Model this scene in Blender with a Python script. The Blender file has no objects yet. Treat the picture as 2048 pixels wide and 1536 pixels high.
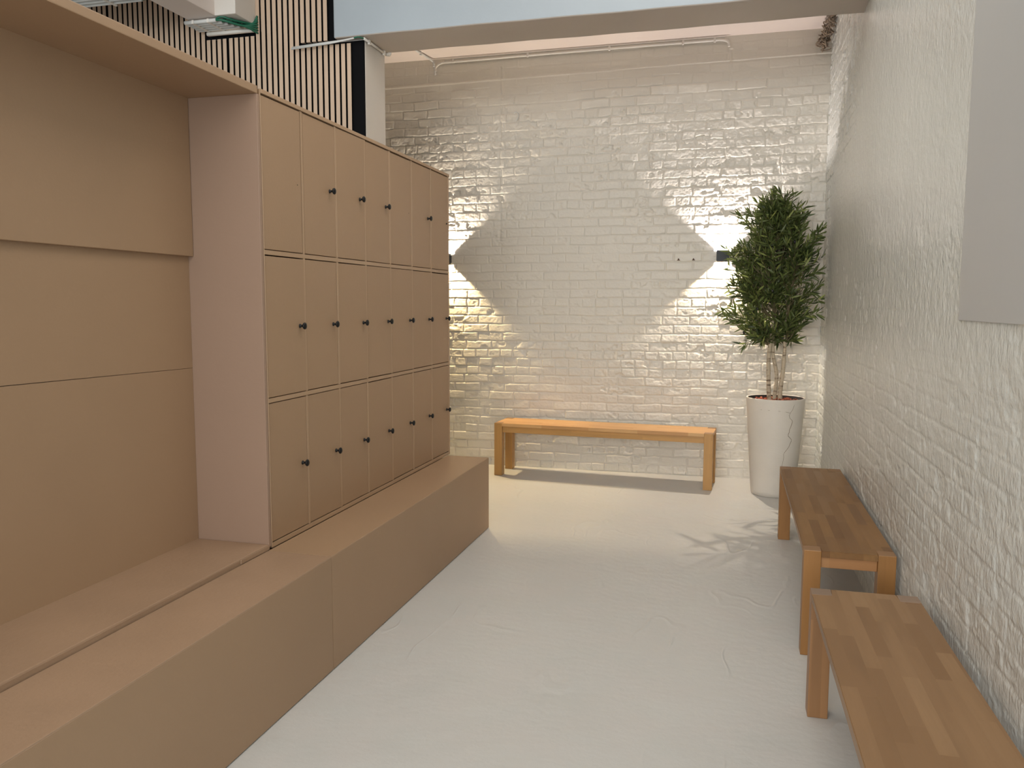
import bpy, bmesh, math, random
import numpy as np
from mathutils import Vector, Matrix, Euler
R = math.radians
S = bpy.context.scene
COL = S.collection
random.seed(7)

# ------------------------------------------------------------------ camera
YAW, PITCH, ROLL, FPX, CAMH = R(15.1176), R(-5.6638), R(0.1401), 1626.14, 1.4587
cam = bpy.data.cameras.new('camera')
cam.sensor_width = 36.0
cam.lens = 36.0 * FPX / 2048.0
cam.clip_start = 0.05
camo = bpy.data.objects.new('camera', cam)
COL.objects.link(camo)
def _ray(a, b):
    x = a*math.cos(ROLL) - b*math.sin(ROLL); u = a*math.sin(ROLL) + b*math.cos(ROLL)
    y = math.cos(PITCH) - u*math.sin(PITCH); z = math.sin(PITCH) + u*math.cos(PITCH)
    return Vector((x*math.cos(YAW) - y*math.sin(YAW), x*math.sin(YAW) + y*math.cos(YAW), z))
_f = _ray(0, 0); _r = (_ray(1, 0) - _f).normalized(); _u = (_ray(0, 1) - _f).normalized()
M4 = Matrix(((_r.x, _u.x, -_f.x, 0), (_r.y, _u.y, -_f.y, 0), (_r.z, _u.z, -_f.z, CAMH), (0, 0, 0, 1)))
camo.matrix_world = M4
S.camera = camo

# ------------------------------------------------------------------ world, exposure, fill lights
S.view_settings.view_transform = 'Standard'
S.view_settings.look = 'None'
S.view_settings.gamma = 1.0
S.view_settings.use_curve_mapping = False
S.view_settings.exposure = 0.43
w = bpy.data.worlds.new('world'); S.world = w; w.use_nodes = True
bg = w.node_tree.nodes['Background']
bg.inputs['Color'].default_value = (0.84, 0.95, 1.0, 1)
bg.inputs['Strength'].default_value = 1.30
def area(name, loc, rot, sx, sy, power, color):
    l = bpy.data.lights.new(name, 'AREA'); l.shape = 'RECTANGLE'; l.size = sx; l.size_y = sy
    l.energy = power; l.color = color
    o = bpy.data.objects.new(name, l); o.location = loc; o.rotation_euler = rot; COL.objects.link(o); return o
# unseen fill lights, added overhead and behind the camera to brighten the room
area('fill_light', (-0.7, -0.6, 3.85), (0, 0, 0), 2.6, 2.6, 30, (1.0, 0.97, 0.92))
area('fill_light', (-1.2, -6.5, 2.6), (R(88), 0, 0), 4.0, 2.4, 260, (1.0, 0.97, 0.92))
area('fill_light', (-0.55, 3.2, 3.85), (0, 0, 0), 2.0, 2.2, 27, (1.0, 0.94, 0.86))

# ------------------------------------------------------------------ material helpers
def mat(name, color, rough=0.6, spec=0.5, metallic=0.0):
    m = bpy.data.materials.new(name); m.use_nodes = True
    b = m.node_tree.nodes['Principled BSDF']
    b.inputs['Base Color'].default_value = (*color, 1)
    b.inputs['Roughness'].default_value = rough
    b.inputs['Specular IOR Level'].default_value = spec
    b.inputs['Metallic'].default_value = metallic
    return m
class NT:
    def __init__(s, m): s.t = m.node_tree; s.b = s.t.nodes['Principled BSDF']
    def n(s, typ, **kw):
        nd = s.t.nodes.new(typ)
        for k, v in kw.items():
            if k.startswith('i_'): nd.inputs[k[2:].replace('_', ' ')].default_value = v
            else: setattr(nd, k, v)
        return nd
    def l(s, a, b): s.t.links.new(a, b)
    def math(s, op, a, b=None, c=None):
        nd = s.t.nodes.new('ShaderNodeMath'); nd.operation = op
        for i, v in enumerate((a, b, c)):
            if v is None: continue
            if isinstance(v, (int, float)): nd.inputs[i].default_value = v
            else: s.l(v, nd.inputs[i])
        return nd.outputs[0]
    def mix(s, fac, a, b, mode='MIX'):
        nd = s.t.nodes.new('ShaderNodeMix'); nd.data_type = 'RGBA'; nd.blend_type = mode
        for i, v in ((0, fac), (6, a), (7, b)):
            if isinstance(v, (int, float)): nd.inputs[i].default_value = v
            elif isinstance(v, tuple): nd.inputs[i].default_value = (*v, 1)
            else: s.l(v, nd.inputs[i])
        return nd.outputs[2]
    def ramp(s, fac, p0, p1, c0=(0, 0, 0), c1=(1, 1, 1)):
        nd = s.t.nodes.new('ShaderNodeValToRGB'); e = nd.color_ramp.elements
        e[0].position = p0; e[1].position = p1; e[0].color = (*c0, 1); e[1].color = (*c1, 1)
        s.l(fac, nd.inputs[0]); return nd.outputs[0]
    def coords(s, scale=(1, 1, 1), rot=(0, 0, 0), loc=(0, 0, 0)):
        tc = s.n('ShaderNodeTexCoord'); mp = s.n('ShaderNodeMapping')
        mp.inputs['Scale'].default_value = scale; mp.inputs['Rotation'].default_value = rot; mp.inputs['Location'].default_value = loc
        s.l(tc.outputs['Object'], mp.inputs[0]); return mp.outputs[0]
    def noise(s, vec, scale, detail=3, rough=0.5, out='Fac'):
        nd = s.n('ShaderNodeTexNoise'); nd.inputs['Scale'].default_value = scale
        nd.inputs['Detail'].default_value = detail; nd.inputs['Roughness'].default_value = rough
        s.l(vec, nd.inputs['Vector']); return nd.outputs[out]
    def bump(s, h, dist, strength=1.0, prev=None):
        nd = s.n('ShaderNodeBump'); nd.inputs['Distance'].default_value = dist; nd.inputs['Strength'].default_value = strength
        s.l(h, nd.inputs['Height'])
        if prev is not None: s.l(prev, nd.inputs['Normal'])
        return nd.outputs[0]
    def normal(s, n_): s.l(n_, s.b.inputs['Normal'])

def painted(name, color, rough, var=0.06, bump=0.0006, bscale=60, big=1.5, tint=None, spec=0.5):
    """flat painted surface: faint tone drift, roller texture"""
    m = mat(name, color, rough, spec); t = NT(m); c = t.coords()
    n1 = t.noise(c, big, 4)
    dark = tuple(x*(1-var) for x in color) if tint is None else tint
    t.l(t.mix(t.ramp(n1, 0.35, 0.68), dark, color), t.b.inputs['Base Color'])
    n2 = t.noise(c, bscale, 4, 0.6)
    t.normal(t.bump(n2, bump))
    return m

M = {}
M['wall'] = painted('painted_brick', (0.74, 0.70, 0.625), 0.40, 0.03, 0.0022, 55, 0.9)
def gloss_wall():
    m = mat('glossy_painted_brick', (0.66, 0.635, 0.58), 0.20); t = NT(m); c = t.coords()
    n1 = t.noise(c, 1.1, 4)
    t.l(t.mix(t.ramp(n1, 0.35, 0.7), (0.62, 0.635, 0.605), (0.67, 0.685, 0.655)), t.b.inputs['Base Color'])
    n2 = t.noise(t.coords((1, 1, 0.55)), 75, 3, 0.55)
    n3 = t.noise(c, 24, 3, 0.5)
    b1 = t.bump(n3, 0.006)
    t.normal(t.bump(n2, 0.0036, 1, b1))
    return m
M['wall_gloss'] = gloss_wall()
M['patch'] = painted('smooth_grey_white_plaster', (0.47, 0.475, 0.47), 0.5, 0.03, 0.0003, 30)
M['taupe'] = painted('taupe_paint', (0.385, 0.250, 0.150), 0.50, 0.07, 0.0004, 90, 1.3)
M['taupe_worn'] = painted('worn_taupe_paint', (0.385, 0.255, 0.165), 0.45, 0.10, 0.0012, 55, 3.0)
M['pink_side'] = painted('pinkish_taupe_paint', (0.355, 0.238, 0.172), 0.5, 0.05, 0.0003, 90, 1.2)
M['edge'] = painted('taupe_edge_paint', (0.43, 0.285, 0.175), 0.45, 0.05, 0.0004, 90)
M['dark'] = mat('black_backing', (0.006, 0.006, 0.007), 0.9, 0.1)
M['knob'] = mat('black_knob_metal', (0.006, 0.006, 0.007), 0.38, 0.3)
M['slat'] = painted('slat_oak', (0.62, 0.46, 0.34), 0.6, 0.12, 0.0003, 60, 2.5)
M['beam'] = painted('pale_blue_grey_paint', (0.40, 0.455, 0.505), 0.55, 0.12, 0.003, 9, 1.2)
M['soffit'] = painted('greige_paint', (0.50, 0.445, 0.40), 0.6, 0.08, 0.0015, 20)
M['column'] = painted('column_grey_white', (0.74, 0.70, 0.65), 0.55, 0.07, 0.002, 14)
M['pinkwhite'] = painted('pinkish_white_plaster', (0.80, 0.71, 0.66), 0.6, 0.05, 0.001, 25)
M['conduit'] = painted('white_painted_conduit', (0.80, 0.77, 0.72), 0.4, 0.1, 0.0006, 80)
M['conduit_grey'] = painted('grey_white_conduit', (0.70, 0.71, 0.70), 0.4, 0.1, 0.0006, 80)
M['green'] = mat('green_cable_sheath', (0.012, 0.13, 0.075), 0.38)
M['lamp'] = painted('anthracite_lamp', (0.018, 0.02, 0.027), 0.5, 0.05, 0.0001, 200)
M['lens'] = mat('lamp_inside', (0.8, 0.8, 0.8), 0.4)
M['fibre'] = painted('brown_fibre', (0.36, 0.28, 0.21), 0.95, 0.5, 0.004, 60, 30)
M['hole'] = mat('dark_hole', (0.02, 0.014, 0.01), 0.9)
M['rust'] = mat('rusty_plug', (0.10, 0.05, 0.03), 0.8)

def floor_mat():
    m = mat('painted_screed', (0.6, 0.58, 0.53), 0.42); t = NT(m); c = t.coords()
    n1 = t.noise(c, 0.8, 5, 0.6); n2 = t.noise(c, 4.5, 4, 0.6)
    a = t.mix(t.ramp(n1, 0.3, 0.7), (0.545, 0.55, 0.53), (0.60, 0.61, 0.595))
    a = t.mix(t.ramp(n2, 0.3, 0.75), a, (0.595, 0.58, 0.56))
    v = t.n('ShaderNodeTexVoronoi'); v.inputs['Scale'].default_value = 5.5; t.l(c, v.inputs['Vector'])
    sz = t.n('ShaderNodeTexWhiteNoise'); sz.noise_dimensions = '3D'; t.l(v.outputs['Position'], sz.inputs['Vector'])
    lim = t.math('MULTIPLY', t.math('POWER', sz.outputs['Value'], 4.0), 0.019)
    a = t.mix(t.math('MULTIPLY', t.math('LESS_THAN', v.outputs['Distance'], lim), 0.8), a, (0.16, 0.12, 0.09))
    t.l(a, t.b.inputs['Base Color'])
    t.l(t.math('ADD', t.math('MULTIPLY', n2, 0.25), 0.30), t.b.inputs['Roughness'])
    # trowel strokes: thin ridges where stretched noise crosses its middle value
    r1 = t.noise(t.coords((1, 0.5, 1), (0, 0, 0.6)), 2.3, 2, 0.4)
    ridge = t.ramp(t.math('ABSOLUTE', t.math('SUBTRACT', r1, 0.5)), 0.0, 0.012, (1, 1, 1), (0, 0, 0))
    patch = t.ramp(t.noise(c, 1.9, 2), 0.52, 0.62)
    b1 = t.bump(t.math('MULTIPLY', ridge, patch), 0.0022)
    b2 = t.bump(n1, 0.02, 1, b1)
    t.normal(t.bump(t.noise(c, 26, 4, 0.6), 0.0016, 1, b2))
    return m
M['floor'] = floor_mat()

def wood(name, axis, c_lo, c_mid, c_hi, sw=0.042, sl=0.36, rough=0.42, seed=0.0):
    """finger jointed staves running along the given object axis"""
    m = mat(name, c_mid, rough); t = NT(m)
    tc = t.n('ShaderNodeTexCoord'); sp = t.n('ShaderNodeSeparateXYZ'); t.l(tc.outputs['Object'], sp.inputs[0])
    ax = 'XYZ'.index(axis)
    L = sp.outputs[ax]; A = sp.outputs[(ax+1) % 3]; B = sp.outputs[(ax+2) % 3]
    row = t.math('ADD', t.math('FLOOR', t.math('DIVIDE', t.math('ADD', A, 5.0+seed), sw)),
                 t.math('MULTIPLY', t.math('FLOOR', t.math('DIVIDE', t.math('ADD', B, 5.0), sw if axis == 'Z' else 0.6)), 17.0))
    w1 = t.n('ShaderNodeTexWhiteNoise'); w1.noise_dimensions = '1D'; t.l(row, w1.inputs['W'])
    colf = t.math('FLOOR', t.math('ADD', t.math('DIVIDE', L, sl), t.math('MULTIPLY', w1.outputs['Value'], 9.0)))
    cb = t.n('ShaderNodeCombineXYZ'); t.l(row, cb.inputs[0]); t.l(colf, cb.inputs[1]); cb.inputs[2].default_value = seed
    w2 = t.n('ShaderNodeTexWhiteNoise'); w2.noise_dimensions = '3D'; t.l(cb.outputs[0], w2.inputs['Vector'])
    rp = t.n('ShaderNodeValToRGB'); e = rp.color_ramp.elements
    e[0].position = 0.0; e[0].color = (*c_lo, 1); e[1].position = 1.0; e[1].color = (*c_hi, 1)
    k = e.new(0.45); k.color = (*c_mid, 1)
    t.l(w2.outputs['Value'], rp.inputs[0])
    # grain
    off = t.n('ShaderNodeVectorMath'); off.operation = 'MULTIPLY_ADD'
    t.l(w2.outputs['Color'], off.inputs[0]); off.inputs[1].default_value = (3, 3, 3); t.l(tc.outputs['Object'], off.inputs[2])
    mp = t.n('ShaderNodeMapping'); sc = [38, 38, 38]; sc[ax] = 2.2; mp.inputs['Scale'].default_value = sc; t.l(off.outputs[0], mp.inputs[0])
    g1 = t.noise(mp.outputs[0], 1.6, 5, 0.62)
    mp2 = t.n('ShaderNodeMapping'); sc = [7, 7, 7]; sc[ax] = 1.3; mp2.inputs['Scale'].default_value = sc; t.l(off.outputs[0], mp2.inputs[0])
    g2 = t.noise(mp2.outputs[0], 1.0, 3, 0.5)
    base = t.mix(t.ramp(g1, 0.35, 0.70), rp.outputs[0], tuple(x*0.80 for x in c_mid), 'MIX')
    base = t.mix(0.42, rp.outputs[0], base)
    base = t.mix(t.math('MULTIPLY', t.ramp(g2, 0.56, 0.72), 0.35), base, tuple(x*0.62 for x in c_lo))
    t.l(base, t.b.inputs['Base Color'])
    t.l(t.math('ADD', t.math('MULTIPLY', g2, 0.2), rough-0.1), t.b.inputs['Roughness'])
    t.normal(t.bump(g1, 0.0004))
    return m

# ------------------------------------------------------------------ mesh helpers
def bx(bm, x0, x1, y0, y1, z0, z1, bev=0.0, seg=2):
    g = bmesh.ops.create_cube(bm, size=1.0)
    vs = g['verts']
    for v in vs:
        v.co = Vector((x0 + (v.co.x+0.5)*(x1-x0), y0 + (v.co.y+0.5)*(y1-y0), z0 + (v.co.z+0.5)*(z1-z0)))
    if bev > 0:
        es = list({e for v in vs for e in v.link_edges})
        bmesh.ops.bevel(bm, geom=es, offset=bev, segments=seg, affect='EDGES', profile=0.6)
def tube(bm, pts, rad, n=10, caps=True):
    """pts: list of Vectors; rad: float or list"""
    pts = [Vector(p) for p in pts]; rings = []
    up = Vector((0.13, 0.21, 1)).normalized()
    for i, p in enumerate(pts):
        d = (pts[min(i+1, len(pts)-1)] - pts[max(i-1, 0)]).normalized()
        a = d.cross(up)
        if a.length < 0.15: a = d.cross(Vector((1, 0.1, 0)))
        a.normalize(); b = d.cross(a).normalized()
        r = rad[i] if isinstance(rad, (list, tuple)) else rad
        rings.append([bm.verts.new(p + (a*math.cos(2*math.pi*k/n) + b*math.sin(2*math.pi*k/n))*r) for k in range(n)])
    for i in range(len(rings)-1):
        for k in range(n):
            f = bm.faces.new((rings[i][k], rings[i][(k+1) % n], rings[i+1][(k+1) % n], rings[i+1][k])); f.smooth = True
    if caps:
        bm.faces.new(rings[0][::-1]); bm.faces.new(rings[-1])
def lathe(bm, prof, n=32, axis='Z', c=(0, 0, 0), smooth=True, close_top=False, close_bottom=False):
    rings = []
    for r, h in prof:
        ring = []
        for k in range(n):
            a = 2*math.pi*k/n; p = (r*math.cos(a), r*math.sin(a), h)
            if axis == 'X': p = (h, p[0], p[1])
            ring.append(bm.verts.new(Vector(p) + Vector(c)))
        rings.append(ring)
    for i in range(len(rings)-1):
        for k in range(n):
            f = bm.faces.new((rings[i][k], rings[i][(k+1) % n], rings[i+1][(k+1) % n], rings[i+1][k])); f.smooth = smooth
    if close_bottom: bm.faces.new(rings[0][::-1])
    if close_top: bm.faces.new(rings[-1])
def smooth_path(pts, sub=6):
    """Catmull-Rom"""
    pts = [Vector(p) for p in pts]; P = [pts[0]] + pts + [pts[-1]]; out = []
    for i in range(1, len(P)-2):
        for s in range(sub):
            t = s/sub; a, b, c, d = P[i-1], P[i], P[i+1], P[i+2]
            out.append(0.5*((2*b) + (c-a)*t + (2*a-5*b+4*c-d)*t*t + (3*b-a-3*c+d)*t**3))
    out.append(pts[-1]); return out
def obj(name, bm, m, parent=None, off=(0, 0, 0)):
    """one mesh object; off = the parent's base point when bm is in world coordinates"""
    if any(off):
        for v in bm.verts: v.co -= Vector(off)
    bmesh.ops.recalc_face_normals(bm, faces=bm.faces[:])
    me = bpy.data.meshes.new(name); bm.to_mesh(me); bm.free()
    me.materials.append(m)
    o = bpy.data.objects.new(name, me); COL.objects.link(o)
    if parent is not None: o.parent = parent
    return o
def thing(name, label, cat, loc=(0, 0, 0), rz=0.0, group=None):
    o = bpy.data.objects.new(name, None); COL.objects.link(o)
    o.empty_display_size = 0.1
    o.location = loc; o.rotation_euler = (0, 0, rz); o['label'] = label; o['category'] = cat
    if group: o['group'] = group
    return o
def tag(o, label, cat, group=None):
    o['label'] = label; o['category'] = cat
    if group: o['group'] = group
    return o
def struct(o): o['kind'] = 'structure'; return o
def box_obj(name, x0, x1, y0, y1, z0, z1, m, parent=None, off=(0, 0, 0), bev=0.0):
    bm = bmesh.new(); bx(bm, x0, x1, y0, y1, z0, z1, bev); return obj(name, bm, m, parent, off)

# ------------------------------------------------------------------ dimensions
D, XR = 6.985, 0.680            # back wall plane, right wall plane
XS, XL, XB = -1.497, -1.781, -2.109
HS, HT = 0.466, 2.267
YE, YL, Y0, YSPLIT = 4.971, 5.012, 2.838, 2.825
BF, BB, ZB = 4.85, 5.229, 3.126  # beam front, back, underside
SP = 4.885                       # slat fronts
ZC = 3.60                        # ceiling between the beam and the back wall

# ------------------------------------------------------------------ walls with real relief
def vnoise(x, y, seed):
    """smooth value noise in [-1,1] on arrays"""
    xi = np.floor(x).astype(np.int64); yi = np.floor(y).astype(np.int64)
    xf = x-xi; yf = y-yi; xf = xf*xf*(3-2*xf); yf = yf*yf*(3-2*yf)
    def h(a, b):
        n = (a*374761393 + b*668265263 + seed*974711) & 0x7fffffff
        n = ((n ^ (n >> 13))*1274126177) & 0x7fffffff
        return ((n ^ (n >> 16)) & 0xffff)/32767.5 - 1.0
    return (h(xi, yi)*(1-xf)+h(xi+1, yi)*xf)*(1-yf) + (h(xi, yi+1)*(1-xf)+h(xi+1, yi+1)*xf)*yf
def fbm(x, y, seed, o=3):
    s = 0; a = 1.0; tot = 0
    for i in range(o):
        s = s + a*vnoise(x*2**i, y*2**i, seed+i*13); tot += a; a *= 0.55
    return s/tot
def rnd(a, b, seed):
    n = (a.astype(np.int64)*374761393 + b.astype(np.int64)*668265263 + seed*974711) & 0x7fffffff
    n = ((n ^ (n >> 13))*1274126177) & 0x7fffffff
    return ((n ^ (n >> 16)) & 0xffff)/65535.0
def sstep(a, b, x):
    t = np.clip((x-a)/(b-a), 0, 1); return t*t*(3-2*t)
def brick_height(u, v, seed, amp, rough):
    """height in metres above the joint bed; amp, rough may be arrays"""
    CH, BL = 0.0755, 0.232
    u2 = u + 0.010*fbm(u*7, v*7, seed+1) + 0.004*fbm(u*30, v*30, seed+2)
    v2 = v + 0.007*fbm(u*5, v*5, seed+3) + 0.0045*fbm(u*26, v*26, seed+4)*rough + 0.012*vnoise(u*0.7, v*0.7, seed+5)
    row = np.floor(v2/CH); fv = v2/CH-row
    head = (rnd(row, row*0, seed+6) < 0.28)
    bl = np.where(head, BL*0.5, BL)
    uu = (u2 + np.where(row % 2 == 0, 0.0, BL*0.5) + 0.05*(rnd(row, row*0, seed+7)-0.5))/bl
    colm = np.floor(uu); fu = uu-colm
    dv = np.minimum(fv, 1-fv)*CH; du = np.minimum(fu, 1-fu)*bl
    # rounded corners: joint distance
    jw = 0.0035 + 0.0035*(0.5+0.5*fbm(u*11, v*11, seed+8))
    e = np.minimum(dv, du)
    k = sstep(jw*0.35, jw*1.5, e)
    prot = (rnd(row, colm, seed+9)-0.5)*0.009*amp*(0.35+0.65*np.minimum(rough, 1))
    tv = (rnd(row, colm, seed+10)-0.4)*0.007*(fv-0.5)*amp
    chip = sstep(0.15, 0.55, fbm(u*13, v*16, seed+11, 3))*0.014*rough*rnd(row, colm, seed+12)
    surf = (0.0024*fbm(u*20, v*26, seed+14, 4) + 0.0013*fbm(u*75, v*75, seed+18, 2))*rough
    fill = sstep(-0.1, 0.5, fbm(u*2.0, v*3.2, seed+15))      # paint-filled joints
    depth = (0.0060+0.0035*np.minimum(rough, 1))*amp*(1-0.85*fill*(1-0.5*np.minimum(rough, 1)))
    return k*depth + prot*k + tv*k - chip*k + surf + 0.004*fbm(u*0.9, v*0.9, seed+16)
def relief_wall(name, us, vs, func, place, m):
    U, V = np.meshgrid(us, vs); H = func(U, V)
    X, Y, Z = place(U, V, H)
    n, k = len(vs), len(us)
    co = np.stack([X, Y, Z], -1).reshape(-1, 3).astype(np.float32)
    idx = np.arange(n*k).reshape(n, k)
    q = np.stack([idx[:-1, :-1], idx[:-1, 1:], idx[1:, 1:], idx[1:, :-1]], -1).reshape(-1, 4)
    me = bpy.data.meshes.new(name)
    me.vertices.add(len(co)); me.vertices.foreach_set('co', co.ravel())
    me.loops.add(q.size); me.loops.foreach_set('vertex_index', q.ravel().astype(np.int32))
    me.polygons.add(len(q)); me.polygons.foreach_set('loop_start', np.arange(0, q.size, 4, dtype=np.int32))
    me.polygons.foreach_set('use_smooth', np.ones(len(q), dtype=bool))
    me.update(calc_edges=True); me.materials.append(m)
    o = bpy.data.objects.new(name, me); COL.objects.link(o); return struct(o)

def back_h(u, v):
    # rough, spalled bricks above and beside the lamps; smoother in the middle; plain lintel band on top
    top = 1-sstep(3.20, 3.36, v + 0.05*vnoise(u*1.5, v*0, 5))
    mid = np.exp(-(((u+1.25)/0.75)**2 + ((v-1.9)/0.75)**2))
    side = sstep(0.0, 1.0, 1-mid)
    rough = (0.25 + 1.15*side*sstep(1.7, 2.1, v)*(1-sstep(2.9, 3.2, v)) + 0.55*side*(v < 1.75))*top + 0.05
    rough = rough*(0.75+0.25*(u > -1.2))
    amp = (0.5 + 0.5*side)*(0.3+0.7*top)
    h = brick_height(u, v, 3, amp, rough)
    h = h - 0.006*(1-top)*0
    # a vertical run of cut and patched bricks above each lamp, where the old pipe chase went
    for cx in (-0.075, -2.0):
        ch = np.exp(-((u-cx-0.006*vnoise(v*9, v*0, 8))/0.012)**2)*(v > 2.0)*(v < 3.5)
        h = h - 0.006*ch*(0.4+0.6*(vnoise(v*14, v*0, 9) > -0.2))
    # mortar bead of the band edge
    h = h + 0.004*np.exp(-((v-3.40-0.01*(u+1))/0.006)**2)
    return h
relief_wall('wall_back', np.arange(-3.1, XR+0.03, 0.0046), np.arange(-0.02, ZC+0.02, 0.0044), back_h,
            lambda U, V, H: (U, D-H+0.004, V), M['wall'])
def right_h(u, v):
    near = 1-sstep(5.9, 6.6, u)                     # 1 away from the corner
    low = 1-sstep(1.05, 1.75, v - 0.10*(u-3.0))     # bricks show below, plastered smooth above
    topc = sstep(2.3, 2.6, v)*sstep(5.0, 5.8, u)
    corner = sstep(6.30, 6.75, u)
    amp = np.clip(low*0.36*near + topc*0.9 + corner*0.8, 0, 1)
    rough = np.clip(0.12 + 0.25*low + topc*1.0 + corner*0.9, 0, 1.1)
    h = brick_height(u, v, 41, 0.85*amp+0.02, rough)
    h = h + 0.003*near*fbm(u*3.1, v*4.3, 77, 3) - 0.012*amp
    m_ = (u < 2.80)*(v > 1.42)*(v < 3.19)
    return h*(1-m_) - 0.002*m_
relief_wall('wall_right', np.arange(1.3, D+0.03, 0.0062), np.arange(-0.02, 4.0, 0.0062), right_h,
            lambda U, V, H: (XR-H, U, V), M['wall_gloss'])
struct(box_obj('wall_right', XR, XR+0.1, -2.0, 1.32, 0, 4.0, M['wall_gloss']))
struct(box_obj('wall_back', -6.0, -3.09, D, D+0.1, 0, 4.0, M['wall']))
struct(box_obj('wall_left', -6.1, -6.0, -2.0, D+0.1, 0, 4.0, M['wall']))
struct(box_obj('floor', -6.0, XR+0.02, -2.0, D+0.02, -0.1, 0.0, M['floor']))
struct(box_obj('ceiling', -6.0, XR+0.1, -2.0, BF+0.01, 3.9, 4.0, M['soffit']))
struct(box_obj('ceiling', -6.0, XR+0.1, BB-0.02, D+0.1, ZC, ZC+0.1, M['pinkwhite']))

# smooth patch of plaster on the right wall
bm = bmesh.new(); bx(bm, XR-0.0030, XR+0.02, 1.2, 2.81, 1.41, 3.2, 0.0015, 2)
o = struct(obj('wall_right', bm, M['patch']))

# beams and column
bm = bmesh.new(); bx(bm, -2.484, XR+0.03, BF, BB, ZB, 4.0, 0.012, 3)
bmesh.ops.subdivide_edges(bm, edges=[e for e in bm.edges if e.calc_length() > 2], cuts=40, use_grid_fill=True)
for v in bm.verts: v.co.z += (0.0015*math.sin(v.co.x*3.1) + 0.0012*math.sin(v.co.x*11+v.co.y*9))*(v.co.z < ZB+0.02)
beam = obj('trim_1', bm, M['beam']); struct(beam)
beam.data.materials.append(M['soffit'])
for p in beam.data.polygons:
    if p.normal.z < -0.7: p.material_index = 1
struct(box_obj('trim_2', -2.60, -2.302, SP+0.038, BB, 0.0, ZB+0.01, M['column'], bev=0.008))
# cross beam that runs towards the photographer and the short stub beside it
struct(box_obj('trim_3', -3.43, -3.21, -1.0, 4.90, 3.262, 3.95, M['pinkwhite'], bev=0.01))
struct(box_obj('trim_4', -3.212, -3.06, 4.66, 4.93, 3.262, 3.95, M['column'], bev=0.006))
struct(box_obj('trim_5', -6.0, -3.425, 4.02, 4.36, 3.285, 3.95, M['column'], bev=0.01))

# ------------------------------------------------------------------ slatted wall panel
SP = 4.885
slatw = thing('slatted_panel', 'light brown timber slats on black backing, wall panel behind the lockers', 'wall panel', (-3.9, SP, 0))
offp = (-3.9, SP, 0)
bm = bmesh.new()
bx(bm, -5.6, -3.44, SP+0.02, SP+0.035, 0, 3.9); bx(bm, -3.44, -3.03, SP+0.02, SP+0.035, 0, 3.225); bx(bm, -3.03, -2.304, SP+0.02, SP+0.035, 0, 3.115); bx(bm, -3.03, -2.49, SP+0.02, SP+0.035, 3.115, 3.9)
obj('backing', bm, M['dark'], slatw, offp)
pitch = 0.0405; x = -2.384; k = 0
while x > -5.5:
    x0, x1 = x-0.0275, x
    z1 = 3.88
    if x0 > -3.45 and x1 < -3.035: z1 = 3.196
    bm = bmesh.new()
    if x0 > -2.76:
        bx(bm, x0, x1, SP, SP+0.021, 2.0, 3.098, 0.0012, 1)
        if x1 < -2.512: bx(bm, x0, x1, SP, SP+0.021, 3.125, z1, 0.0012, 1)
    else:
        bx(bm, x0, x1, SP, SP+0.021, 2.0, z1, 0.0012, 1)
    so = obj('slat', bm, M['slat'], slatw, offp)
    so.data.materials.append(M['dark'])          # dark core shows on the sides
    for p in so.data.polygons:
        if abs(p.normal.x) > 0.9: p.material_index = 1
    x -= pitch + (0.007 if k in (21, 44) else 0.0); k += 1

# ------------------------------------------------------------------ platform boxes
def platform(label, y0, y1, m2):
    c = (XS-0.1, (y0+y1)/2, 0)
    t = thing('platform_box', label, 'storage bench', c)
    bm = bmesh.new(); bx(bm, XS-0.004-0.62, XS-0.018, y0+0.002, y1-0.018, 0.0, HS-0.018); obj('carcass', bm, M['taupe'], t, c)
    bm = bmesh.new(); bx(bm, XS-0.018, XS, y0+0.0015, y1-0.0005, 0.004, HS-0.0035, 0.0012, 1); obj('front_panel', bm, M['taupe'], t, c)
    bm = bmesh.new(); bx(bm, XL+0.0025, XS-0.0005, y0+0.0015, y1, HS-0.018, HS, 0.003, 2); obj('top_board', bm, m2, t, c)
    if y1 > 4: bm = bmesh.new(); bx(bm, XS-0.62, XS-0.02, y1-0.017, y1, 0.0, HS-0.019, 0.001, 1); obj('end_panel', bm, M['taupe'], t, c)
    return t
platform('long taupe painted bench box under the lockers, with a smooth top and clear right end', YSPLIT, YE, M['taupe'])
platform('taupe painted bench box in the left foreground with a scuffed worn top', -0.6, YSPLIT-0.001, M['taupe_worn'])

# ------------------------------------------------------------------ open alcove
ac = (XB, 1.5, 0)
al = thing('seating_alcove', 'open taupe painted alcove with canopy and boarded back, left of the lockers', 'alcove', ac)
ZA = 0.487
YN = -0.6
obj_ = lambda n, x0, x1, y0, y1, z0, z1, m, bev=0.002: box_obj(n, x0, x1, y0, y1, z0, z1, m, al, ac, bev)
obj_('seat_board', XB-0.02, XL-0.001, YN, Y0-0.001, HS-0.014, ZA, M['taupe_worn'], 0.006)
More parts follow.
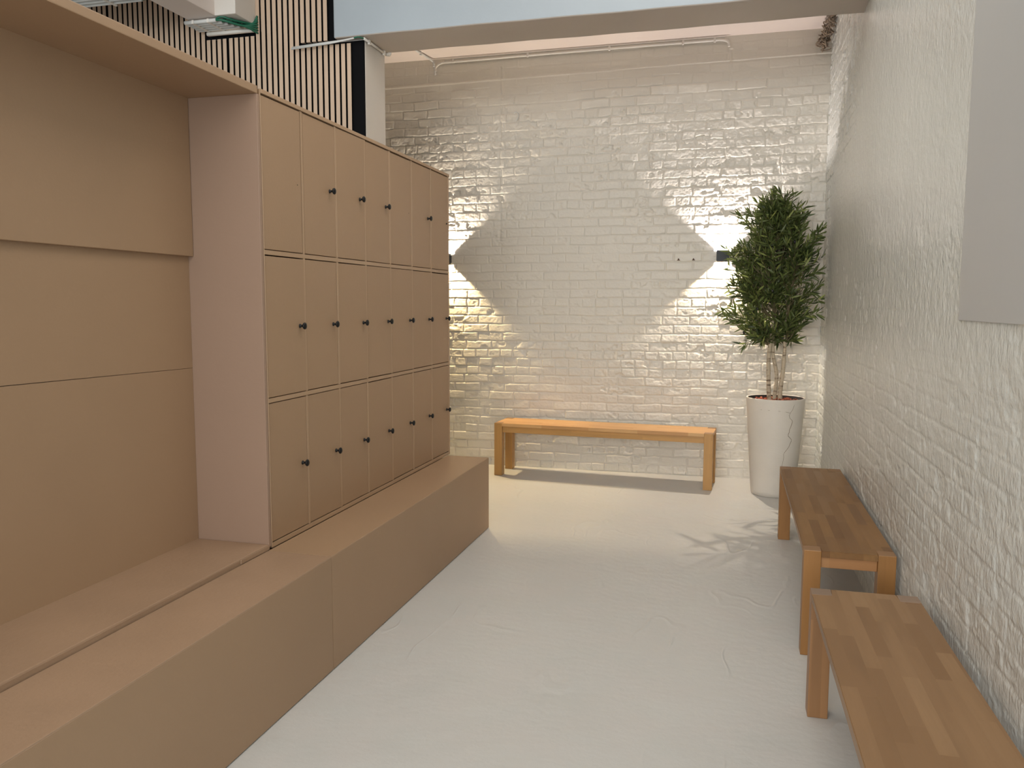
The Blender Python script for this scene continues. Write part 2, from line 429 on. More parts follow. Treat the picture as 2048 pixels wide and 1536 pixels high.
# small repair strip at the end of the seat board
obj_('edge_strip', XL-0.0005, XL+0.004, Y0-0.20, Y0-0.003, HS+0.0015, ZA-0.003, M['taupe_worn'], 0.001)
bm = bmesh.new()
vs = [(XB, YN, ZA-0.01), (XB, Y0-0.001, ZA-0.01), (XB, Y0-0.001, 1.194), (XB, 1.96, 1.206), (XB, YN, 1.235)]
def panel(bm, poly, d):
    f = [bm.verts.new(p) for p in poly]; b = [bm.verts.new((p[0]-d, p[1], p[2])) for p in poly]
    bm.faces.new(f); bm.faces.new(b[::-1])
    for i in range(len(poly)): bm.faces.new((f[i], b[i], b[(i+1) % len(poly)], f[(i+1) % len(poly)]))
panel(bm, vs, 0.018); obj('back_panel', bm, M['taupe'], al, ac)
bm = bmesh.new()
panel(bm, [(XB, YN, 1.2375), (XB, 1.96, 1.2085), (XB, Y0-0.001, 1.1955), (XB, Y0-0.001, 1.70), (XB, YN, 1.70)], 0.018)
obj('back_panel', bm, M['taupe'], al, ac)
obj_('upper_panel', XB+0.0005, XB+0.024, YN, Y0-0.002, 1.642, 2.258, M['taupe'], 0.0025)
obj_('canopy', XB-0.02, XL, YN, Y0+0.005, 2.256, 2.286, M['taupe'], 0.003)
obj_('side_panel', XB-0.02, XL-0.001, Y0, Y0+0.018, ZA-0.012, 2.256, M['pink_side'], 0.0015)
obj_('side_panel', XB-0.04, XL-0.001, YN-0.02, YN, 0, 2.286, M['taupe'], 0.0015)

# ------------------------------------------------------------------ lockers
Y1 = 2.862
lc = (XL, Y1, HS)
lk = thing('locker_unit', 'taupe painted wall of twenty-one small lockers with round black knobs', 'lockers', lc)
lb = lambda n, x0, x1, y0, y1, z0, z1, m, bev=0.0012: box_obj(n, x0, x1, y0, y1, z0, z1, m, lk, lc, bev)
XK = XL-0.40
lb('side_panel', XK, XL+0.001, Y0+0.0205, Y1, HS+0.001, HT+0.012, M['edge'])
lb('side_panel', XK, XL+0.001, YL-0.006, YL+0.010, HS+0.001, HT-0.001, M['edge'])
lb('top_board', XK, XL+0.004, Y1+0.0005, YL+0.012, HT-0.004, HT+0.012, M['edge'])
lb('back_board', XK, XK+0.008, Y1+0.001, YL-0.007, HS+0.001, HT-0.005, M['dark'])
lb('plinth_rail', XK+0.01, XL, Y1+0.001, YL-0.007, HS+0.0005, HS+0.020, M['edge'])
CW = (YL-0.006-Y1)/7.0
rows = [(0.487, 1.0585), (1.0765, 1.648), (1.666, 2.262)]
for z0, z1 in ((1.0585, 1.0765), (1.648, 1.666)):
    lb('shelf', XK+0.01, XL+0.0006, Y1+0.001, YL-0.007, z0, z1, M['edge'], 0.0008)
for i in range(1, 7):
    y = Y1+i*CW
    for z0, z1 in rows:
        lb('divider', XK+0.01, XL+0.0002, y-0.008, y+0.008, z0+0.0006, z1-0.0006, M['edge'], 0.0008)
# knob mesh, shared
bm = bmesh.new()
lathe(bm, [(0.0001, 0), (0.009, 0), (0.009, 0.002), (0.0072, 0.0035), (0.0052, 0.006), (0.0048, 0.013), (0.0062, 0.0165),
           (0.0135, 0.0195), (0.0150, 0.0225), (0.0142, 0.0255), (0.0100, 0.0282), (0.005, 0.0292), (0.0001, 0.0294)], 28, 'X')
bmesh.ops.recalc_face_normals(bm, faces=bm.faces[:])
kme = bpy.data.meshes.new('knob'); bm.to_mesh(kme); bm.free(); kme.materials.append(M['knob'])
GAP = 0.0030
kn_z = [0.770, 1.361, 1.963]
noknob = {(2, 0), (2, 4)}
ajar = {(1, 0): 0.6, (1, 2): 1.4, (1, 3): 1.0, (1, 4): 0.9, (1, 5): 0.7, (0, 1): 0.4, (2, 2): 0.5, (0, 3): 0.35, (2, 0): 0.3}
for r, (z0, z1) in enumerate(rows):
    for c in range(7):
        ya = Y1 + c*CW + (0.008 if c else 0.0) + GAP; yb = Y1 + (c+1)*CW - (0.008 if c < 6 else 0.0) - GAP
        if (r, c) == (2, 3): yb += 0.006
        bm = bmesh.new()
        w_ = yb-ya
        # hinge on the far side for row one doors that stand slightly open; local origin at the hinge (near edge)
        g = GAP*1.0
        bx(bm, -0.018, 0.0, 0, w_, z0+g+random.uniform(0, 0.0015), z1-g-random.uniform(0, 0.003), 0.0012, 1)
        ob = obj('door', bm, M['taupe'], lk, (0, 0, HS))
        ob.location = (-0.0004-random.uniform(0, 0.0008), ya-Y1, 0)
        ob.rotation_euler = (random.uniform(-0.0012, 0.0012), 0, -R(ajar.get((r, c), 0.0))*1.0 + random.uniform(-0.001, 0.001))
        if (r, c) in noknob or (r, c) == (2, 6):
            bm = bmesh.new(); rr = 0.0026 if (r, c) in noknob else 0.0045
            lathe(bm, [(0.0001, 0.0), (rr, 0.0), (rr, 0.0004 if rr < 0.004 else 0.006), (0.0001, 0.0005 if rr < 0.004 else 0.007)], 12, 'X', (0.0002, w_-0.03, kn_z[r]-HS-(0.0 if c else 0.012)))
            h = obj('knob_hole' if rr < 0.004 else 'knob_screw', bm, M['hole'], ob)
        else:
            kn = bpy.data.objects.new('knob', kme); COL.objects.link(kn); kn.parent = ob
            kn.location = (0.0001, w_-0.040-(0.012 if r == 2 and c < 5 else 0), kn_z[r]-HS)

# ------------------------------------------------------------------ benches
def wood_set(tag_, lo, mid, hi, leg, seed):
    return (wood('bench_top_'+tag_, 'X', lo, mid, hi, 0.0425, 0.40, 0.40, seed),
            wood('bench_leg_'+tag_, 'Z', tuple(x*0.92 for x in leg), leg, tuple(min(1, x*1.08) for x in leg), 0.034, 3.0, 0.42, seed),
            wood('bench_apron_'+tag_, 'X', tuple(x*0.9 for x in leg), leg, tuple(min(1, x*1.1) for x in leg), 0.2, 0.55, 0.42, seed))
def make_bench(label, loc, rz, mats, endgrain, Lg=1.80, Wd=0.352, H=0.45):
    """local x along the bench, y across, origin under the middle"""
    t = thing('bench', label, 'bench', loc, rz, 'solid wood benches in the white brick room')
    mt, ml, ma = mats; hl, hw = Lg/2, Wd/2; lw = 0.068
    # top board with square notches at the corners for the through legs
    zt0, zt1 = H-0.028, H-0.0006
    n = lw+0.0006
    out = [(-hl+n, -hw), (hl-n, -hw), (hl-n, -hw+n), (hl, -hw+n), (hl, hw-n), (hl-n, hw-n), (hl-n, hw), (-hl+n, hw), (-hl+n, hw-n), (-hl, hw-n), (-hl, -hw+n), (-hl+n, -hw+n)]
    bm = bmesh.new()
    lo = [bm.verts.new((x, y, zt0)) for x, y in out]; hi = [bm.verts.new((x, y, zt1)) for x, y in out]
    bm.faces.new(lo[::-1]); bm.faces.new(hi)
    for i in range(12): bm.faces.new((lo[i], lo[(i+1) % 12], hi[(i+1) % 12], hi[i]))
    es = [e for e in bm.edges if abs(e.verts[0].co.z-e.verts[1].co.z) < 1e-6]
    bmesh.ops.bevel(bm, geom=es, offset=0.0022, segments=2, affect='EDGES')
    obj('seat', bm, mt, t)
    for sx in (-1, 1):
        for sy in (-1, 1):
            bm = bmesh.new()
            x0, x1 = sorted((sx*hl, sx*(hl-lw))); y0, y1 = sorted((sy*hw, sy*(hw-lw)))
            bx(bm, x0, x1, y0, y1, 0, H-0.0, 0.0028, 2)
            lg = obj('leg', bm, ml, t)
            lg.data.materials.append(endgrain)
            for p in lg.data.polygons:
                if abs(p.normal.z) > 0.8: p.material_index = 1
    for sy in (-1, 1):
        y0, y1 = sorted((sy*(hw-0.016), sy*(hw-0.038)))
        bm = bmesh.new(); bx(bm, -hl+lw+0.0005, hl-lw-0.0005, y0, y1, H-0.028-0.052, H-0.029, 0.0015, 1); obj('apron', bm, ma, t)
    for sx in (-1, 1):
        x0, x1 = sorted((sx*(hl-0.016), sx*(hl-0.038)))
        bm = bmesh.new(); bx(bm, x0, x1, -hw+lw+0.0005, hw-lw-0.0005, H-0.028-0.046, H-0.029, 0.0015, 1)
        obj('end_rail', bm, wood_end, t)
    return t
wood_end = wood('bench_end_rail', 'Y', (0.36, 0.165, 0.06), (0.44, 0.22, 0.085), (0.50, 0.27, 0.11), 0.2, 0.19, 0.42, 1.7)
endg = wood('end_grain', 'Y', (0.25, 0.135, 0.065), (0.28, 0.155, 0.075), (0.30, 0.17, 0.085), 0.03, 1.0, 0.5, 2.0)
endg_grey = wood('worn_end_grain', 'Y', (0.24, 0.165, 0.115), (0.27, 0.185, 0.13), (0.30, 0.21, 0.15), 0.03, 1.0, 0.55, 2.0)
ws1 = wood_set('honey', (0.52, 0.27, 0.10), (0.60, 0.34, 0.135), (0.67, 0.41, 0.18), (0.50, 0.27, 0.085), 0.3)
ws2 = wood_set('brown', (0.165, 0.075, 0.022), (0.215, 0.105, 0.033), (0.265, 0.135, 0.044), (0.32, 0.15, 0.042), 1.3)
ws3 = wood_set('worn', (0.225, 0.120, 0.050), (0.28, 0.158, 0.072), (0.315, 0.185, 0.088), (0.31, 0.155, 0.062), 2.9)
# against the back wall, turned a little
a1 = Vector((-1.926, 6.555)); b1 = Vector((-0.121, 6.453)); d = (b1-a1).normalized(); nrm = Vector((-d.y, d.x))
c1 = (a1+b1)/2 + nrm*0.176
make_bench('honey wooden bench against the back wall, between the lockers and the potted olive tree', (c1.x, c1.y, 0), math.atan2(d.y, d.x), ws1, endg, Lg=(b1-a1).length)
make_bench('brown wooden bench against the right wall, far one beside the planter', (0.312+0.176, (3.474+5.273)/2, 0), R(90), ws2, endg, Lg=1.80)
make_bench('pale worn wooden bench in the right foreground, nearest the camera', (0.298+0.182, 3.005-0.90, 0), R(90.6), ws3, endg_grey, Lg=1.80)

# ------------------------------------------------------------------ planter and olive tree
PX, PY = 0.335, 6.490
PH = 0.750
def pot_mat():
    m = mat('cracked_white_stone', (0.66, 0.63, 0.58), 0.62); t = NT(m); c = t.coords()
    n1 = t.noise(c, 3.0, 5); n2 = t.noise(t.coords((1, 1, 4)), 40, 4)
    a = t.mix(t.ramp(n1, 0.35, 0.7), (0.67, 0.62, 0.55), (0.73, 0.68, 0.61))
    t.l(a, t.b.inputs['Base Color']); t.normal(t.bump(n2, 0.0015)); return m
M['pot'] = pot_mat()
M['crack'] = mat('crack_line', (0.20, 0.14, 0.08), 0.9)
M['pot_in'] = mat('pot_inside', (0.035, 0.03, 0.03), 0.7)
pot = thing('planter', 'tall tapered white stone planter with a crack, holding the olive tree', 'planter', (PX, PY, 0))
def pot_r(z): return 0.160 + (0.2155-0.160)*(z/PH)**0.92
prof = [(0.0001, 0.0), (0.150, 0.0), (0.158, 0.004)]
for i in range(1, 20): prof.append((pot_r(PH*i/20), PH*i/20))
prof += [(0.2145, PH-0.020), (0.2160, PH-0.006), (0.2145, PH), (0.2070, PH+0.0005), (0.2035, PH-0.003), (0.1985, PH-0.03), (0.196, PH-0.075)]
bm = bmesh.new(); lathe(bm, prof, 72)
body = obj('body', bm, M['pot'], pot)
bm = bmesh.new(); lathe(bm, [(0.1955, PH-0.080), (0.1982, PH-0.03), (0.2020, PH-0.008), (0.2030, PH-0.004)], 72); obj('liner', bm, M['pot_in'], pot)
def pot_pt(ang, z, off=0.0012):
    r = pot_r(z)+off; return Vector((r*math.cos(ang), r*math.sin(ang), z))
# hairline crack, seen from the front right
crk = [(-54, 0.715), (-57, 0.68), (-62, 0.655), (-64, 0.635), (-62, 0.615), (-57, 0.60), (-55.5, 0.588), (-57, 0.565), (-59, 0.545), (-61, 0.53), (-61, 0.51),
       (-63, 0.495), (-63, 0.48), (-59, 0.468), (-54, 0.452), (-54, 0.44), (-57, 0.42), (-59, 0.40), (-63, 0.38), (-69, 0.355), (-71, 0.34), (-70, 0.32), (-71, 0.29), (-73, 0.25)]
bm = bmesh.new(); tube(bm, [pot_pt(R(a), z, 0.0004) for a, z in crk], [0.0008+0.0009*math.sin(math.pi*i/(len(crk)-1)) for i in range(len(crk))], 5)
o = obj('crack', bm, M['crack'], pot)
bm = bmesh.new(); tube(bm, [pot_pt(R(a), z, 0.0002) for a, z in [(-63, 0.655), (-67, 0.659), (-70, 0.662), (-85, 0.668), (-105, 0.672), (-122, 0.672)]], 0.0010, 4)
o = obj('crack', bm, M['crack'], pot)

tree = thing('olive_tree', 'bushy dark green olive tree with three pale trunks in the white planter', 'tree', (PX, PY, PH-0.028))
toff = (PX, PY, PH-0.028)
def bark():
    m = mat('pale_birch_bark', (0.50, 0.42, 0.31), 0.75); t = NT(m); c = t.coords((1, 1, 3.5))
    n = t.noise(c, 14, 4); a = t.mix(t.ramp(n, 0.52, 0.66), (0.52, 0.43, 0.31), (0.17, 0.12, 0.08))
    t.l(a, t.b.inputs['Base Color']); t.normal(t.bump(t.noise(c, 30, 4), 0.004)); return m
M['bark'] = bark()
M['twig'] = mat('olive_twig', (0.16, 0.13, 0.07), 0.7)
def leafm():
    m = mat('olive_leaf', (0.08, 0.13, 0.035), 0.45); t = NT(m)
    at = t.n('ShaderNodeAttribute'); at.attribute_name = 'leaf_tone'; at.attribute_type = 'GEOMETRY'
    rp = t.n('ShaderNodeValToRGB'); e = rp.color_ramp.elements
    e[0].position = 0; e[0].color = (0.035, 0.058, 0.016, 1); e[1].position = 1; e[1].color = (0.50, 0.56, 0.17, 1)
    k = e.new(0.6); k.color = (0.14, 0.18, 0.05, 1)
    t.l(at.outputs['Fac'], rp.inputs[0]); t.l(rp.outputs[0], t.b.inputs['Base Color'])
    t.b.inputs['Transmission Weight'].default_value = 0.0
    tr = t.n('ShaderNodeBsdfTranslucent'); t.l(rp.outputs[0], tr.inputs[0])
    mx = t.n('ShaderNodeMixShader'); mx.inputs[0].default_value = 0.28
    outn = [n for n in t.t.nodes if n.type == 'OUTPUT_MATERIAL'][0]
    t.l(t.b.outputs[0], mx.inputs[1]); t.l(tr.outputs[0], mx.inputs[2]); t.l(mx.outputs[0], outn.inputs[0])
    return m
M['leaf'] = leafm()
M['olive'] = mat('dark_olive', (0.012, 0.010, 0.014), 0.35)
rg = random.Random(21)
trunks = [
    [(PX-0.045, PY-0.01, 0.722), (PX-0.055, PY-0.01, 0.85), (PX-0.060, PY-0.005, 1.05), (PX-0.045, PY, 1.22), (PX-0.035, PY, 1.45), (PX-0.06, PY, 1.75), (PX-0.09, PY, 2.0)],
    [(PX-0.010, PY+0.01, 0.722), (PX-0.004, PY+0.01, 0.80), (PX+0.002, PY+0.01, 0.92), (PX-0.028, PY+0.01, 1.08), (PX-0.030, PY+0.01, 1.25), (PX-0.01, PY+0.01, 1.6), (PX-0.02, PY, 2.0), (PX-0.03, PY, 2.24)],
    [(PX+0.032, PY-0.02, 0.722), (PX+0.030, PY-0.02, 0.80), (PX+0.045, PY-0.02, 0.95), (PX+0.052, PY-0.015, 1.10), (PX+0.055, PY-0.01, 1.30), (PX+0.09, PY-0.02, 1.6), (PX+0.12, PY-0.03, 1.95)]]
tp = []
for i, t_ in enumerate(trunks):
    pth = smooth_path(t_, 8); tp.append(pth)
    n = len(pth); r0 = (0.0175, 0.0160, 0.0180)[i]
    bm = bmesh.new(); tube(bm, pth, [max(0.004, r0*(1-0.22*min(1, k/n*2))*(1.0 if k/n < 0.42 else 1-(k/n-0.42)*1.3) + rg.uniform(-0.0007, 0.0007)) for k in range(n)], 12)
    obj('trunk', bm, M['bark'], tree, toff)
CX = PX-0.055
def crown_r(z):
    pts = [(1.14, 0.04), (1.22, 0.13), (1.30, 0.22), (1.40, 0.29), (1.52, 0.29), (1.65, 0.27), (1.80, 0.28), (1.93, 0.28), (2.05, 0.20), (2.13, 0.12), (2.22, 0.06), (2.36, 0.02)]
    if z <= pts[0][0] or z >= pts[-1][0]: return 0.02
    for (a, ra), (b, rb) in zip(pts, pts[1:]):
        if a <= z <= b: return ra + (rb-ra)*(z-a)/(b-a)
bt = bmesh.new()          # twigs
leaf_v, leaf_f, leaf_r, olive_p = [], [], [], []
def add_leaf(p, d, L, W, val):
    d = d.normalized(); side = d.cross(Vector((rg.uniform(-1, 1), rg.uniform(-1, 1), rg.uniform(-0.3, 1)))).normalized()
    nn = d.cross(side).normalized(); cv = rg.uniform(-0.38, 0.38)*L
    prof_ = [(0.0, 0.08), (0.22, 0.75), (0.50, 1.0), (0.78, 0.65), (1.0, 0.03)]
    base = len(leaf_v)
    for s, wd in prof_:
        c = p + d*L*s + nn*cv*s*s
        c.x = min(c.x, XR-0.03)
        leaf_v.append(c - side*W*wd*0.5 + nn*W*0.12*wd); leaf_v.append(c); leaf_v.append(c + side*W*wd*0.5 + nn*W*0.12*wd)
    for i in range(4):
        a = base+i*3
        leaf_f.append((a, a+1, a+4, a+3)); leaf_f.append((a+1, a+2, a+5, a+4)); leaf_r.extend((val, val))
def twig(p0, p1, nleaf, bright, droop=0.0):
    mid = (p0+p1)/2 + Vector((rg.uniform(-1, 1), rg.uniform(-1, 1), rg.uniform(-0.3, 1)))*0.025
    path = smooth_path([p0, mid, p1 + Vector((0, 0, rg.uniform(-0.03, 0.02)))], 4)
    tube(bt, path, [0.0022-0.0014*i/(len(path)-1) for i in range(len(path))], 4, False)
    n = len(path)-1
    for k in range(nleaf):
        f = 0.25 + 0.75*(k+rg.random()*0.5)/nleaf; j = min(n-1, int(f*n)); q = path[j].lerp(path[j+1], f*n-j)
        dr = (path[j+1]-path[j]).normalized()
        lat = dr.cross(Vector((rg.uniform(-1, 1), rg.uniform(-1, 1), rg.uniform(-1, 1)))).normalized()
        for s in (1, -1):
            dd = dr*rg.uniform(0.6, 1.2) + lat*s*rg.uniform(0.45, 1.0) + Vector((rg.uniform(-0.25, 0.25), rg.uniform(-0.25, 0.25), rg.uniform(-0.35, 0.25)))
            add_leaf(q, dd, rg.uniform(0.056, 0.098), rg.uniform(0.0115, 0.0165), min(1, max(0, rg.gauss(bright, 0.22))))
        if rg.random() < 0.035: olive_p.append(q + lat*0.008 + Vector((0, 0, -0.008)))
    add_leaf(path[-1], (path[-1]-path[-2]), rg.uniform(0.04, 0.06), 0.010, min(1, bright+0.2))
# main limbs from the trunks to the crown surface, then twigs off them
for k in range(250):
    z = rg.uniform(1.18, 2.22)
    if rg.random() < 0.12: z = rg.uniform(1.95, 2.20)
    ang = rg.uniform(0, 2*math.pi); rr = crown_r(z)*(rg.uniform(0.15, 0.7) if k % 4 == 0 else rg.uniform(0.6, 1.14))
    end = Vector((CX + rr*math.cos(ang), PY + 0.9*rr*math.sin(ang), z))
    end.x = min(end.x, XR-0.05)
    zs = min(max(z - rg.uniform(0.10, 0.28), 1.16), 2.2)
    tr_ = tp[1] if z > 2.05 else min(tp, key=lambda T: min((p-end).length for p in T))
    st = min(tr_, key=lambda p: abs(p.z-zs)).copy()
    inner = st.lerp(end, 0.45) + Vector((0, 0, -0.02))
    tube(bt, smooth_path([st, inner, st.lerp(end, 0.62)], 3), 0.0032, 5, False)
    n_l = 6 + int(rg.random()*3)
    twig(st.lerp(end, 0.28), end, n_l, 0.45 if end.x < CX-0.05 else 0.33)  # leaves on the lamp side get a lighter colour, lamplight painted in
    # side twig
    e2 = end + Vector((rg.uniform(-0.09, 0.09), rg.uniform(-0.07, 0.07), rg.uniform(-0.02, 0.09)))
    e2.x = min(e2.x, XR-0.05)
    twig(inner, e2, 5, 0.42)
# straying sprays that make the ragged outline
for (x, z, zz) in [(-0.085, 1.41, 1.30), (-0.04, 1.36, 1.28), (0.03, 1.88, 1.80), (-0.02, 1.80, 1.68), (0.02, 2.12, 1.95), (0.10, 2.17, 2.0), (0.60, 1.98, 1.85), (0.625, 2.03, 1.88), (0.60, 1.72, 1.60),
                   (0.62, 1.50, 1.42), (0.60, 1.40, 1.38), (0.61, 1.62, 1.50), (0.26, 2.25, 2.1), (0.29, 2.30, 2.15), (0.34, 2.21, 2.05), (0.07, 1.60, 1.5), (0.02, 1.55, 1.45), (0.50, 2.13, 2.0), (0.45, 2.16, 2.0), (0.08, 1.165, 1.23)]:
    y = PY - rg.uniform(0.02, 0.16)
    st = min(tp[0] if x < CX else tp[2], key=lambda p: abs(p.z-(zz-0.05))).copy()
    twig(st, Vector((x, y, z)), 11, 0.4)
obj('twigs', bt, M['twig'], tree, toff)
me = bpy.data.meshes.new('foliage'); me.from_pydata([tuple(v-Vector(toff)) for v in leaf_v], [], leaf_f); me.update()
at = me.attributes.new('leaf_tone', 'FLOAT', 'FACE'); at.data.foreach_set('value', leaf_r)
me.materials.append(M['leaf'])
for p in me.polygons: p.use_smooth = True
fo = bpy.data.objects.new('foliage', me); COL.objects.link(fo); fo.parent = tree
bm = bmesh.new(); bmesh.ops.create_uvsphere(bm, u_segments=12, v_segments=8, radius=0.010)
for v in bm.verts: v.co.z *= 1.35
for f in bm.faces: f.smooth = True
ome = bpy.data.meshes.new('olive'); bm.to_mesh(ome); bm.free(); ome.materials.append(M['olive'])
for p in olive_p[:60]:
    oo = bpy.data.objects.new('olive', ome); COL.objects.link(oo); oo.parent = tree; oo.location = p-Vector(toff)
# soil and wood chips
soil_m = painted('dark_soil', (0.05, 0.025, 0.018), 0.95, 0.5, 0.01, 50, 30)
bm = bmesh.new(); lathe(bm, [(0.0001, PH-0.085), (0.1945, PH-0.085), (0.1975, PH-0.040), (0.12, PH-0.026), (0.0001, PH-0.021)], 48)
obj('soil', bm, soil_m, pot)
chip_m = mat('red_brown_chips', (0.36, 0.09, 0.045), 0.8)
bm = bmesh.new()
for k in range(260):
    a = rg.uniform(0, 6.283); r = 0.17*math.sqrt(rg.random()); 
    g = bmesh.ops.create_cube(bm, size=1.0)
    mtx = Matrix.Translation((r*math.cos(a), r*math.sin(a), PH-0.022+rg.uniform(-0.004, 0.012)-0.05*r)) @ Euler((rg.uniform(-0.6, 0.6), rg.uniform(-0.6, 0.6), rg.uniform(0, 6.28))).to_matrix().to_4x4() @ Matrix.Diagonal((rg.uniform(0.012, 0.03), rg.uniform(0.008, 0.016), 0.005, 1))
    bmesh.ops.transform(bm, matrix=mtx, verts=g['verts'])
ch = obj('bark_mulch', bm, chip_m, pot); ch['kind'] = 'stuff'

# ------------------------------------------------------------------ wall lamps
def wall_lamp(label, cx, cz, pu, pd, cu, cd):
    s = 0.100; h = s/2; yb_ = D-0.026; yc = yb_-h
    loc = (cx, D, cz)
    t = thing('wall_lamp', label, 'wall lamp', loc, 0, 'up-and-down wall lamps')
    th = 0.003
    bm = bmesh.new()
    bx(bm, cx-h, cx-h+th, yb_-s, yb_, cz-h, cz+h); bx(bm, cx+h-th, cx+h, yb_-s, yb_, cz-h, cz+h)
    bx(bm, cx-h+th, cx+h-th, yb_-s, yb_-s+th, cz-h+0.006, cz+h-0.002)
    obj('housing', bm, M['lamp'], t, loc)
    bm = bmesh.new(); bx(bm, cx-h+th, cx+h-th, yb_-th, yb_+0.030, cz-h+0.018, cz+h-0.018); obj('back_plate', bm, M['lamp'], t, loc)
    bm = bmesh.new(); bx(bm, cx-h+th, cx+h-th, yb_-s+th, yb_-th, cz-0.0012, cz+0.0012); obj('divider', bm, M['lens'], t, loc)
    for sgn, pw, c, dz in ((1, pu, cu, 0.006), (-1, pd, cd, 0.004)):
        l = bpy.data.lights.new('lamp_light', 'POINT'); l.energy = pw; l.color = c; l.shadow_soft_size = 0.005
        o = bpy.data.objects.new('lamp_light', l); COL.objects.link(o); o.parent = t; o.location = (0, yc-D, sgn*dz)
    # phosphor edge of the lower led: a yellow emitter slightly to one side
    l = bpy.data.lights.new('lamp_light', 'POINT'); l.energy = pd*0.13; l.color = (1.0, 0.62, 0.06); l.shadow_soft_size = 0.002
    o = bpy.data.objects.new('lamp_light', l); COL.objects.link(o); o.parent = t; o.location = (0.0055, yc-D, -0.004)
wall_lamp('black cube wall lamp beside the olive tree, lighting the back wall', -0.090, 1.845, 44, 50, (1.0, 0.90, 0.86), (1.0, 0.87, 0.74))
wall_lamp('wall lamp almost hidden behind the far end of the lockers', -2.500, 1.850, 45, 76, (1.0, 0.86, 0.70), (1.0, 0.77, 0.44))

# ------------------------------------------------------------------ conduits, cables, odds and ends
def clip(bm, p, s=0.012):
    bx(bm, p[0]-0.008, p[0]+0.008, p[1]-s, p[1]+s*0.8, p[2]-s*1.4, p[2]+s*1.4, 0.002, 1)
yw = D-0.022
cd_ = thing('conduit', 'pair of thin white conduits along the top of the back brick wall', 'conduit', (-1.3, yw, 3.56))
co = (-1.3, yw, 3.56)
bm = bmesh.new(); tube(bm, smooth_path([(-2.585, yw, 3.49), (-2.580, yw, 3.525), (-2.53, yw, 3.556), (-2.40, yw, 3.560), (-1.3, yw, 3.566), (-0.30, yw, 3.566), (-0.16, yw, 3.566), (-0.10, yw, 3.55), (-0.088, yw, 3.51)], 8), 0.0095, 10); obj('pipe', bm, M['conduit'], cd_, co)
bm = bmesh.new(); tube(bm, smooth_path([(-2.50, yw, 3.575), (-2.30, yw, 3.585), (-1.3, yw, 3.588), (-0.30, yw, 3.588), (-0.12, yw+0.005, 3.585)], 6), 0.006, 8); obj('pipe', bm, M['conduit'], cd_, co)
for x in (-2.42, -1.75, -1.05, -0.45, -0.2):
    bm = bmesh.new(); clip(bm, (x, yw, 3.567)); obj('clip', bm, M['conduit'], cd_, co)
bm = bmesh.new(); tube(bm, smooth_path([(-2.68, 6.35, 3.586), (-2.64, 6.75, 3.586), (-2.615, 6.93, 3.58), (-2.60, yw, 3.555), (-2.592, yw, 3.50), (-2.59, yw+0.004, 3.46)], 6), 0.0085, 8)
for p in ((-2.64, 6.75, 3.586), (-2.598, yw-0.004, 3.545)): clip(bm, p, 0.012)
tag(obj('ceiling_conduit', bm, M['conduit_grey']), 'short grey conduit bending from the ceiling down the back wall above the lockers', 'conduit')
# horizontal conduit under the beam end
yq = BF-0.016
bm = bmesh.new()
tube(bm, [(-2.775, yq, 3.075), (-2.50, yq, 3.09), (-2.335, yq, 3.108)], 0.0058, 10)
tube(bm, [(-2.775, yq+0.012, 3.088), (-2.40, yq+0.012, 3.106)], 0.0045, 8)
o = tag(obj('beam_conduit', bm, M['conduit_grey']), 'thin grey conduit crossing the slatted panel below the beam end', 'conduit')
bm = bmesh.new(); tube(bm, smooth_path([(-2.37, yq, 3.103), (-2.33, yq, 3.110), (-2.305, yq+0.004, 3.114), (-2.285, BF+0.03, 3.113)], 5), 0.0045, 8)
tag(obj('green_cable', bm, M['green']), 'short green cable between two conduits at the beam corner', 'cable')
bm = bmesh.new(); tube(bm, [(-2.284, BF+0.02, 3.113), (-2.286, BB-0.02, 3.113)], 0.0075, 10)
clip(bm, (-2.285, BF+0.10, 3.115)); clip(bm, (-2.285, BB-0.05, 3.115))
tube(bm, smooth_path([(-2.286, BB-0.02, 3.113), (-2.272, BB+0.005, 3.115), (-2.262, BB-0.012, 3.122)], 4), 0.011, 8)
tag(obj('beam_conduit', bm, M['conduit']), 'short white conduit under the beam at the top of the column', 'conduit')
# conduit bundle with green cables under the cross beam
co = (-3.2, 4.76, 3.24)
cb_ = thing('conduit_bundle', 'bundle of white conduits with green cables under the cross beam, beside the slats', 'conduit bundle', co)
for i in range(5):
    y = 4.685 + i*0.036
    bm = bmesh.new(); tube(bm, [(-3.445, y, 3.243), (-3.215+0.02*i, y, 3.243)], 0.0125, 10); obj('pipe', bm, M['conduit_grey'], cb_, co)
bm = bmesh.new(); tube(bm, [(-3.40, 4.853, 3.222), (-3.06, 4.853, 3.222)], 0.013, 10); obj('pipe', bm, M['conduit'], cb_, co)
for x in (-3.38, -3.27): 
    bm = bmesh.new(); bx(bm, x-0.008, x+0.008, 4.67, 4.862, 3.229, 3.2535, 0.002, 1); obj('strap', bm, M['conduit'], cb_, co)
for i in range(7):
    y = 4.685 + (i % 5)*0.036; x0 = -3.215+0.02*(i % 5)
    bm = bmesh.new()
    tube(bm, smooth_path([(x0-0.02, y, 3.243), (x0+0.04, y, 3.240+0.004*i), (-3.12, y*0.75+4.85*0.25, 3.228+0.004*i), (-3.066, 4.80+0.010*i, 3.222+0.008*i), (-3.042, 4.878, 3.208+0.018*i)], 6), 0.0066, 8)
    obj('green_cable', bm, M['green'], cb_, co)
co = (-3.8, 4.2, 3.26)
cb2 = thing('conduit_bundle', 'row of white conduits at the top left, above the alcove canopy', 'conduit bundle', co)
for i in range(7):
    y = 4.05 + i*0.043
    bm = bmesh.new(); tube(bm, [(-4.03+0.0*i, y, 3.262), (-3.46, y, 3.262)], 0.0125, 10); obj('pipe', bm, M['conduit_grey'], cb2, co)
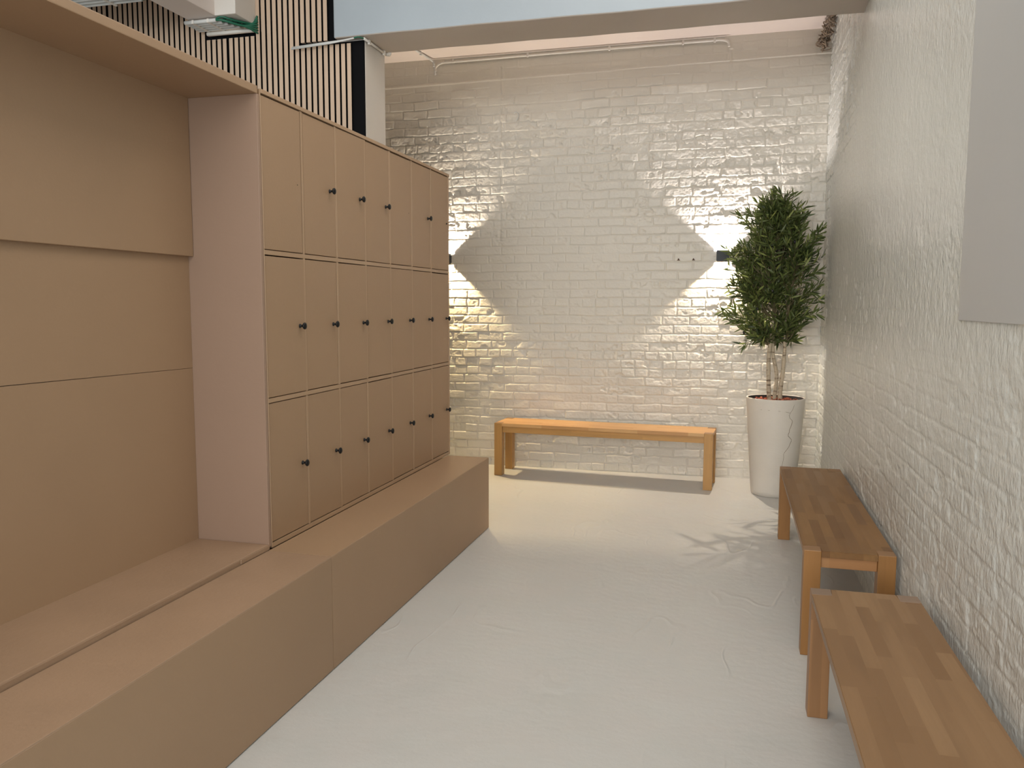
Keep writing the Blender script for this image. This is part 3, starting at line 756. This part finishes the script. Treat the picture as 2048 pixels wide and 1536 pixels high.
for x in (-3.98, -3.66):
    bm = bmesh.new(); bx(bm, x-0.008, x+0.008, 4.03, 4.33, 3.245, 3.2845, 0.002, 1); obj('strap', bm, M['conduit'], cb2, co)
bm = bmesh.new(); tube(bm, smooth_path([(-3.48, 4.30, 3.262), (-3.45, 4.31, 3.262), (-3.436, 4.33, 3.275)], 5), 0.007, 8); obj('green_cable', bm, M['green'], cb2, co)

# two torn screw holes with plugs left of the lamp
for x, lab in ((-0.449, 'small rusty wall plug, left one of two beside the wall lamp'), (-0.327, 'small rusty wall plug, right one of two beside the wall lamp')):
    bm = bmesh.new(); lathe(bm, [(0.0001, 0), (0.0075, 0), (0.006, 0.009), (0.003, 0.014), (0.0001, 0.014)], 9, 'Z')
    bmesh.ops.rotate(bm, verts=bm.verts, matrix=Matrix.Rotation(R(90), 3, 'X'))
    bmesh.ops.translate(bm, verts=bm.verts, vec=(x, D+0.002, 1.829))
    bx(bm, x-0.011, x+0.012, D-0.010, D, 1.818, 1.824, 0.001, 1)
    tag(obj('wall_plug', bm, M['rust']), lab, 'wall plug', 'wall plugs beside the lamp')
# bent wire on the upper wall
bm = bmesh.new(); tube(bm, smooth_path([(-1.872, D, 3.095), (-1.850, D-0.018, 3.100), (-1.828, D-0.022, 3.075), (-1.835, D-0.024, 3.045), (-1.852, D-0.022, 3.025)], 6), 0.0038, 7)
tag(obj('wire_hook', bm, M['conduit_grey']), 'bent wire hook sticking out of the upper brick wall', 'hook')
# torn fibre clump in the top corner
bm = bmesh.new()
rf = random.Random(5)
for k in range(150):
    f = rf.random(); c = Vector((0.612+0.05*f, D-0.05-0.30*f*f-0.05*rf.random(), 3.44+0.155*f)) + Vector((rf.gauss(0, 0.020), rf.gauss(0, 0.012), rf.gauss(0, 0.024)))
    d = Vector((rf.gauss(0, 1), rf.gauss(0, 1), rf.gauss(0, 1))).normalized()*rf.uniform(0.015, 0.045)
    c.x = min(c.x, XR-0.03); c.y = min(c.y, D-0.02); c.z = min(c.z, ZC-0.02)
    tube(bm, smooth_path([c-d, c+Vector((rf.gauss(0, 0.009), rf.gauss(0, 0.009), rf.gauss(0, 0.009))), c+d], 3), rf.uniform(0.0025, 0.0065), 5)
tag(obj('fibre_clump', bm, M['fibre']), 'torn brown fibre clump in the top corner of the two brick walls', 'debris')
